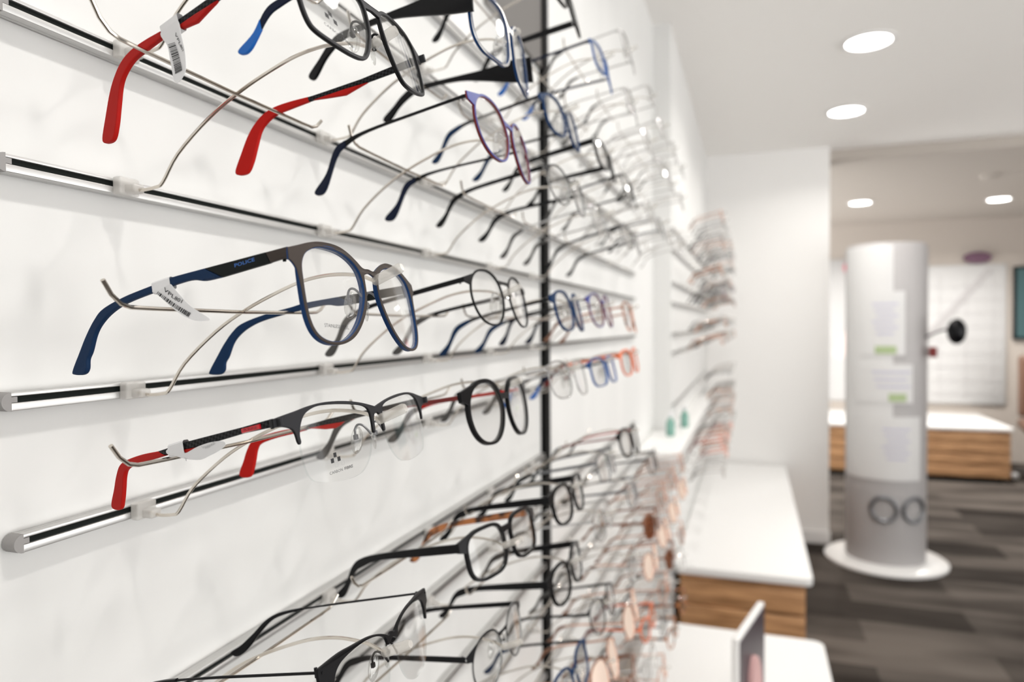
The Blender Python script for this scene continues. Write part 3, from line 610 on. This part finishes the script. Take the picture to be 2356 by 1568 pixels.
for (r, c), k in grid.items():
    key = f'{r}C{c+1}'
    if key in POS: P = POS[key]
    else: P = (YC[c] + random.uniform(-6, 6), 178 + random.uniform(-6, 4), ZR[r] + 52 + random.uniform(-4, 5), random.uniform(-.06, .06), -.2 + random.uniform(-.05, .04), random.uniform(-.06, .02))
    if key == 'R1C1': P = (322, 178, 219, 0.03, -.2, -.04)
    nm = ST[k]['desc']; noun = '' if 'glasses' in nm else ' glasses'
    lab = f'{nm}{noun} above the {rowname[r]} rail of the near bay, {colname[c]}'
    if len(lab.split()) > 16: lab = f'{nm}{noun}, {rowname[r]} rail, {colname[c]}'
    o = pair(k, *P, lab, 'glasses on the near bay')
for (r, c) in list(grid) + [('R2', 0), ('R3', 0), ('R4', 0), ('R5', 0)]:
    z = ZR[r]
    xf = -346.0
    put_holder({('R2', 0): 314, ('R3', 0): 316, ('R4', 0): 322, ('R5', 0): 325}.get((r, c), YC[c]), z, random.uniform(-.02, .02), f'steel wire holder on {rowname[r]} rail of near bay, {colname[c]}', 'wire holders on the near bay', xf)
for i, (n, z) in enumerate(RAILS[:11]):
    rail(249 + random.uniform(-3, 3), 1196, z, XW, f'slotted aluminium rail across the near white panel, {ORD[i]} from the top', 'rails of the near bay')

# ------------------------------------------------------------------ middle and far bays (out of focus)
KEYS = ['silver', 'grey', 'thin_black', 'clear', 'silver', 'brown', 'rose_gold', 'black_rect', 'grey', 'silver', 'purple', 'clear', 'navy', 'brown', 'silver', 'grey', 'clear', 'silver']
def bay(Ys, rows, front, xw, bayname, pick=None, dense=1.0):
    for r in rows:
        for y in Ys:
            if random.random() > dense: continue
            k = pick(r, y) if pick else random.choice(KEYS)
            nm = ST[k]['desc']; noun = '' if 'glasses' in nm else ' glasses'
            lab = f'blurred {nm}{noun} on the {rowname[r]} rail of the {bayname} bay'
            pair(k, y + random.uniform(-8, 8), front + random.uniform(-5, 5), ZR[r] + 52 + random.uniform(-4, 4), random.uniform(-.07, .07), -.2 + random.uniform(-.05, .05), random.uniform(-.05, .03), lab, f'glasses on the {rowname[r]} rail of the {bayname} bay', True)
            put_holder(y, ZR[r], 0, f'wire holder on the {rowname[r]} rail of the {bayname} bay', f'wire holders on the {rowname[r]} rail of the {bayname} bay', xw + 10)
def pick_mid(r, y):
    if r == 'R8': return 'rose_mirror'
    if r in ('R9', 'R7'): return random.choice(['rose_gold', 'amber', 'rose_gold', 'rose_gold', 'orange'])
    if r in ('R10', 'R11'): return random.choice(['brown', 'silver', 'rose_gold', 'grey'])
    return random.choice(['silver', 'grey', 'clear', 'thin_black', 'silver', 'rose_gold'])
mid = [1350, 1560, 1770, 1980]
bay(mid, ['R-1', 'R0', 'R1'], 178, XW, 'middle', lambda r, y: random.choice(['silver', 'clear', 'grey', 'clear', 'silver']))
bay(mid[:1], ['R6'], 178, XW, 'middle', pick_mid)
bay(mid[:2], ['R7', 'R8', 'R9', 'R10', 'R11'], 178, XW, 'middle', pick_mid)
bay(mid[2:], ['R7', 'R8', 'R9', 'R10', 'R11'], 178, XW, 'middle', pick_mid)
far = [2860 + 210 * k for k in range(10)]
bay(far, ['R-1', 'R0', 'R1', 'R2', 'R3', 'R4'], 100, -278, 'far', None, 1.0)
bay(far[5:], ['R6', 'R7'], 100, -278, 'far', lambda r, y: random.choice(['brown', 'grey', 'silver', 'clear', 'thin_black']))
bay(far, ['R8', 'R9'], 100, -278, 'far', lambda r, y: random.choice(['brown', 'rose_gold', 'grey', 'silver', 'clear', 'thin_black', 'orange', 'silver']))
for i, (n, z) in enumerate(RAILS):
    if n in ('R2', 'R3', 'R-1', 'R0', 'R1', 'R6', 'R7', 'R8', 'R9', 'R10', 'R11'): rail(1232, 2240, z, XW, f'slotted aluminium rail across the middle bay, {ORD[i]} height from the top', 'rails of the middle bay', False)
    if n not in ('R5', 'R10', 'R11'): rail(2750, 4880, z, -278 - 10, f'slotted aluminium rail across the far bay, {ORD[i]} height from the top', 'rails of the far bay', False)

# black upright between the bays, and the dark header sign
m = MB(); m.box(-357, -346, 1201, 1227, 450, 2100)
o = m.build('upright_post', 'post_black', smooth=False); tag(o, 'narrow black upright post between the near and middle glasses bays', 'post')
m = MB(); m.box(-357, -350, 930, 1197, CAM_Z * 1000 + 455, CAM_Z * 1000 + 900, 0, 1.0)
o = m.build('header_sign', 'sign_taupe', smooth=False); tag(o, 'dark grey panel high on the white wall behind the top glasses', 'sign')

# ------------------------------------------------------------------ room
def room_box(name, x0, x1, y0, y1, z0, z1, m, kind='structure', bev=0.0):
    b = MB(); b.box(x0, x1, y0, y1, z0, z1, 0, bev); o = b.build(name, m, smooth=False, scale=1.0)
    if kind: o['kind'] = kind
    return o
room_box('floor', -0.66, 4.55, -1.5, 8.65, -0.10, 0.0, 'carpet')  # ends early on the right so the added fill from below reaches the ceiling
room_box('wall_left', -0.66, -0.357, -1.5, 2.74, 0.0, 2.60, 'wall_white')
room_box('wall_left_far', -0.66, -0.289, 2.74, 5.0, 0.0, 2.60, 'wall_white')
room_box('wall_back', -0.60, 0.489, 5.0, 5.25, 0.0, 2.60, 'pillar_white')
room_box('ceiling', -0.60, 4.5, -1.5, 5.10, 2.60, 2.75, 'ceiling_white')
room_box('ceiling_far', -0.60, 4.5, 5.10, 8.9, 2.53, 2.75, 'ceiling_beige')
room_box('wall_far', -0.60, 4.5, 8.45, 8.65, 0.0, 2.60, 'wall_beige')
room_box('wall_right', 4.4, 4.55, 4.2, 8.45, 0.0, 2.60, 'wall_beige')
room_box('wall_front_blocker', -0.66, 1.6, -1.65, -1.5, 0.0, 2.60, 'pillar_white')  # unseen part wall, added to cut light from behind on the near wall
room_box('baseboard_back', 0.0, 0.495, 4.985, 5.0, 0.0, 0.08, 'trim_bright')

def downlight(x, y, zc, label, power, r=0.085):
    root = empty('ceiling_downlight', (x, y, zc))
    m = MB(); m.lathe([(r + .018, 0), (r + .018, -.006), (r, -.008), (r, 0)], (0, 0, 0), 32); m.build('trim_ring', 'trim_bright', root, scale=1.0)
    m = MB(); m.lathe([(r - .001, -.001), (r - .001, -.004)], (0, 0, 0), 32); m.build('lamp_face', 'lamp_glow', root, scale=1.0)
    li = bpy.data.lights.new('downlight_lamp', 'AREA'); li.shape = 'DISK'; li.size = r * 1.3; li.energy = power; li.color = (1, 0.97, 0.93); li.spread = math.radians(150)
    lo = bpy.data.objects.new('downlight_lamp', li); COL.objects.link(lo); lo.parent = root; lo.location = (0, 0, -0.012)
    tag(root, label, 'ceiling light', 'round ceiling downlights'); return root
DL = [(0.455, 3.19, 2.60, 'round white downlight, the larger upper one on the near ceiling', 7), (0.49, 4.19, 2.60, 'round white downlight, the lower one on the near ceiling', 7),
      (0.455, 2.19, 2.60, 'round white downlight above the middle bay, out of view', 4.5), (0.455, 1.19, 2.60, 'round white downlight above the black post, out of view', 4.5), (0.455, 0.19, 2.60, 'round white downlight above the near glasses, out of view', 4.5),
      (0.93, 6.95, 2.53, 'round white downlight on the beige far ceiling, left one', 30), (2.06, 7.20, 2.53, 'round white downlight on the beige far ceiling, right one', 30)]
for a in DL: downlight(*a)
m = MB(); m.lathe([(.055, 0), (.055, -.02), (.03, -.035)], (0, 0, 0), 24); o = m.build('smoke_detector', 'ceiling_beige', scale=1.0); o.location = (1.65, 6.0, 2.53); tag(o, 'round beige smoke detector on the far ceiling', 'smoke detector')

# shelf between the bays with small green bottles
b = MB(); b.box(-.356, -.215, 2.27, 4.2, CAM_Z - .435, CAM_Z - .410, 0, .003)
o = b.build('display_shelf', 'laminate_white', scale=1.0); tag(o, 'bright white shelf under the far bay, beside the middle bay', 'shelf')
for k, (x, y, lab) in enumerate([(-.28, 2.62, 'left one of two small green bottles on the white shelf'), (-.25, 2.86, 'right one of two small green bottles on the white shelf')]):
    m = MB(); m.lathe([(.014, 0), (.016, .004), (.016, .05), (.007, .062), (.007, .07)], (0, 0, 0), 20); o = m.build('cleaning_bottle', 'bottle_green', scale=1.0); m = MB(); m.lathe([(.009, .07), (.009, .085), (.006, .088)], (0, 0, 0), 16); m.build('cap', 'paper', o, scale=1.0)
    o.location = (x, y, CAM_Z - .410); tag(o, lab, 'bottle', 'green bottles on the white shelf')

# drawer cabinets along the wall
def cabinet(x0, x1, y0, y1, h, label, rows=4, side='y', name='drawer_cabinet', rad=0.03):
    root = empty(name, ((x0 + x1) / 2, (y0 + y1) / 2, 0)); cx, cy = root.location[:2]
    n = 6; vs = []; poly = []
    for (qx, qy, a0) in ((x1 - rad, y1 - rad, 0), (x0 + rad, y1 - rad, 90), (x0 + rad, y0 + rad, 180), (x1 - rad, y0 + rad, 270)):
        for k in range(n + 1): t = math.radians(a0 + 90 * k / n); poly.append((qx + rad * math.cos(t) - cx, qy + rad * math.sin(t) - cy))
    v, f = plate(poly, [], 0.03, 0.003); m = MB(); m.add([(a, b, c + h - .015) for a, b, c in v], f); m.build('counter_top', 'laminate_white', root, scale=1.0)
    m = MB(); m.box(x0 + .02 - cx, x1 - .025 - cx, y0 + .03 - cy, y1 - .02 - cy, 0.05, h - .03); m.build('cabinet_body', 'drawer_wood', root, smooth=False, scale=1.0)
    m = MB(); m.box(x0 + .05 - cx, x1 - .07 - cx, y0 + .07 - cy, y1 - .05 - cy, 0.0, 0.05); m.build('plinth', 'slot_black', root, smooth=False, scale=1.0)
    dh = (h - .10) / rows
    for k in range(rows):
        z0 = .06 + k * dh
        m = MB()
        m.box(x0 + .025 - cx, x1 - .03 - cx, y0 + .012 - cy, y0 + .03 - cy, z0, z0 + dh - .012, 0, .003); d = m.build('drawer', 'drawer_wood', root, scale=1.0)
    tag(root, label, 'cabinet', None); return root
cabinet(-.286, .22, 2.78, 4.98, .505, 'low wooden drawer cabinet with white top, standing against the white back wall')
cabinet(-.30, .205, .90, 2.245, .505, 'nearest white-topped low cabinet carrying the small poster stand', name='drawer_cabinet')
cabinet(.62, 2.22, 7.28, 8.4, .505, 'low wooden drawer counter with white top behind the display totem')
# poster stand
root = empty('poster_stand', (0.0, 1.735, .505)); root.rotation_euler = (0, 0, math.radians(-13.5))
m = MB(); m.box(-.012, .004, -.125, .125, 0, .245, 0, .003); m.build('stand_frame', 'trim_bright', root, scale=1.0)
m = MB(); m.box(.0042, .0058, -.117, .117, .008, .237); m.build('poster_print', 'poster_dark', root, smooth=False, scale=1.0)
m = MB(); m.lathe([(.001, 0), (.001, .0008)], (0, 0, 0), 8)
m = MB(); v, f = plate(catmull([(-.03, .01), (.03, .01), (.05, .07), (.045, .13), (.01, .165), (-.03, .13), (-.045, .07)], 5), [], .0012, .0003); m.add([(c + .0066, -a, b) for a, b, c in v], f); m.build('poster_portrait', 'skin_pink', root, scale=1.0)
m = MB(); m.box(-.055, .03, -.10, .10, 0, .006, 0, .002); m.build('stand_foot', 'trim_bright', root, scale=1.0)
tag(root, 'small dark poster with a pink portrait standing on the nearest white counter', 'poster stand')

# totem
mat('totem_white', (0.64, 0.635, 0.63), 0.5)
TX, TY = .78, 4.77
root = empty('display_totem', (TX, TY, 0)); face = math.atan2(-TY, -TX)
m = MB(); m.lathe([(.34, 0), (.34, .012), (.325, .022), (.24, .028)], (0, 0, 0), 64); m.build('totem_base', 'laminate_white', root, scale=1.0)
m = MB(); m.lathe([(.219, .028), (.220, .1), (.222, 1.0), (.222, 1.90), (.21, 1.92)], (0, 0, 0), 64); m.build('totem_column', 'grey_board', root, scale=1.0)
def curved(a0, a1, z0, z1, r, t, m_, name, parent):
    m = MB(); n = 16; vs = []
    for k in range(n + 1):
        th = face + math.radians(a0 + (a1 - a0) * k / n)
        for rr in (r, r + t):
            for z in (z0, z1): vs.append((rr * math.cos(th), rr * math.sin(th), z))
    fs = []
    for k in range(n):
        b = 4 * k; fs += [(b, b + 1, b + 5, b + 4), (b + 2, b + 3, b + 7, b + 6), (b, b + 2, b + 6, b + 4), (b + 1, b + 3, b + 7, b + 5)]
    fs += [(0, 1, 3, 2), (4 * n, 4 * n + 1, 4 * n + 3, 4 * n + 2)]
    m.add(vs, fs); return m.build(name, m_, parent, scale=1.0)
def zpix(y): return CAM_Z + (745 - y) * 4.05 / 1606.5
curved(-70, 10, zpix(1110), zpix(565), .2222, .002, 'totem_white', 'column_cover', root)
for (y0, y1, a0, a1, green) in ((820, 672, -34, 26, 0), (930, 840, -42, 38, 1), (1110, 962, -60, 52, 0)):
    b = curved(a0, a1, zpix(y0), zpix(y1), .225, .003, 'totem_white', 'info_panel', root)
    nl = 6 if green == 0 else 3
    for k in range(nl):
        yy = y1 + (y0 - y1) * (0.18 + 0.55 * k / nl); c0 = -18 + (k % 3) * 3 + (14 if y1 > 900 else 0); c1 = 16 - (k % 2) * 5 + (18 if y1 > 830 else 0)
        curved(c0, c1, zpix(yy + 5), zpix(yy), .2285, .0008, 'lavender', 'panel_text', b)
    if y1 < 900: curved(-14 + green * 18, 14 + green * 14, zpix(y0 - 4), zpix(y0 - 22), .2285, .001, 'leaf_green', 'panel_logo', b)
m = MB()
for sgn in (-1, 1):
    pts = []
    for k in range(25):
        t = 2 * math.pi * k / 24; ang = face + math.radians(20 + sgn * 22) + math.cos(t) * .30; pts.append((.228 * math.cos(ang), .228 * math.sin(ang), .36 + .07 * math.sin(t)))
    m.tube(pts, .012, 8, caps=False)
m.build('glasses_emblem', 'grey_metal', root, scale=1.0)
m = MB(); m.tube([(.18, -.10, 1.36), (.25, -.15, 1.40), (.32, -.18, 1.42)], .006, 8); m.ellipsoid((.33, -.19, 1.40), (.05, .045, .075)); m.build('side_hook', 'black_plastic', root, scale=1.0)
m = MB(); m.box(.20, .24, -.17, -.13, 1.25, 1.31, 0, .004); m.build('side_label', 'dark_red', root, scale=1.0)
tag(root, 'tall white and grey round display totem with info panels on a white disc base', 'display totem')

# far wall display board and details
root = empty('display_board', (2.2, 8.448, 1.0))
m = MB(); m.box(-.95, .28, -.03, 0, -.40, 1.05, 0, .004); m.build('board_panel', 'light_board', root, scale=1.0)
m = MB()
for k in range(9): m.box(-.93, .26, -.034, -.03, -.30 + k * .14, -.296 + k * .14)
for k in range(5): m.box(-.80 + k * .24, -.795 + k * .24, -.034, -.03, -.35, .95)
m.build('board_grid', 'grey_board', root, smooth=False, scale=1.0)
m = MB(); m.lathe([(.001, -.002), (.13, -.002), (.13, .006), (.001, .006)], (0, 0, 0), 32)
vs = [(v[0] + .02, -.045 + v[2], v[1] * .45 + 1.12) for v in m.v]; m2 = MB(); m2.add(vs, m.f); m2.build('oval_badge', 'plum', root, scale=1.0)
m = MB(); m.add([(.10, -.04, 1.0), (.17, -.04, 1.0), (-.55, -.04, .10), (-.65, -.04, .10), (.10, -.036, 1.0), (.17, -.036, 1.0), (-.55, -.036, .10), (-.65, -.036, .10)], [(0, 1, 2, 3), (4, 5, 6, 7), (0, 1, 5, 4), (1, 2, 6, 5), (2, 3, 7, 6), (3, 0, 4, 7)]); m.build('diagonal_stripe', 'grey_board', root, smooth=False, scale=1.0)
tag(root, 'pale display board with an oval plum badge on the far wall, right of the totem', 'display board')
root = empty('hanging_poster', (1.05, 8.45, 1.2))
m = MB(); m.box(-.28, .25, -.02, 0, -.6, .95, 0, .004); m.build('poster_sheet', 'light_board', root, scale=1.0)
m = MB(); m.lathe([(.001, 0), (.085, 0), (.085, .006), (.001, .006)], (0, 0, 0), 28); m2 = MB(); m2.add([(v[0] + .0, -.030 + v[2], v[1] + .86) for v in m.v], m.f); m2.build('round_badge', 'pink_red', root, scale=1.0)
m = MB(); m.add([(.06, -.026, .45), (.13, -.026, .40), (-.10, -.026, -.15), (-.2, -.026, -.10), (.06, -.022, .45), (.13, -.022, .40), (-.10, -.022, -.15), (-.2, -.022, -.10)], [(0, 1, 2, 3), (4, 5, 6, 7), (0, 1, 5, 4), (1, 2, 6, 5), (2, 3, 7, 6), (3, 0, 4, 7)]); m.build('diagonal_stripe', 'pale_rose', root, smooth=False, scale=1.0)
tag(root, 'white wall poster with a round pink-red badge, left of the totem', 'poster')
root = empty('display_screen', (2.82, 8.449, 1.62)); m = MB(); m.box(-.28, .5, -.05, 0, -.35, .40, 0, .01); m.build('screen_bezel', 'black_plastic', root, scale=1.0)
m = MB(); m.box(-.255, .475, -.053, -.049, -.325, .375); m.build('screen_face', 'teal_dark', root, smooth=False, scale=1.0)
tag(root, 'dark teal screen on the far wall, cut by the right edge', 'screen')
# chair at the right edge
root = empty('office_chair', (2.56, 7.45, 0)); root.rotation_euler = (0, 0, math.radians(-10))
m = MB(); m.box(-.24, .24, -.24, .24, .46, .55, 0, .035); m.build('seat', 'chair_brown', root, scale=1.0)
m = MB(); m.box(-.23, .23, .21, .29, .56, 1.14, 0, .035); m.build('backrest', 'chair_brown', root, scale=1.0)
m = MB(); m.tube([(0, 0, .08), (0, 0, .46)], .03, 12); m.tube([(0, .15, .49), (0, .27, .62)], .02, 8); m.build('gas_column', 'dark_grey', root, scale=1.0)
for k in range(5):
    t = 2 * math.pi * k / 5 + .3; m = MB(); m.tube([(0, 0, .10), (.28 * math.cos(t), .28 * math.sin(t), .07)], [.025, .015], 8); l = m.build('base_leg', 'dark_grey', root, scale=1.0)
    m = MB(); m.ellipsoid((.28 * math.cos(t), .28 * math.sin(t), .03), (.028, .028, .03)); m.build('caster', 'trim_bright', l, scale=1.0)
tag(root, 'brown office chair beside the far wooden counter, at the right edge', 'chair')
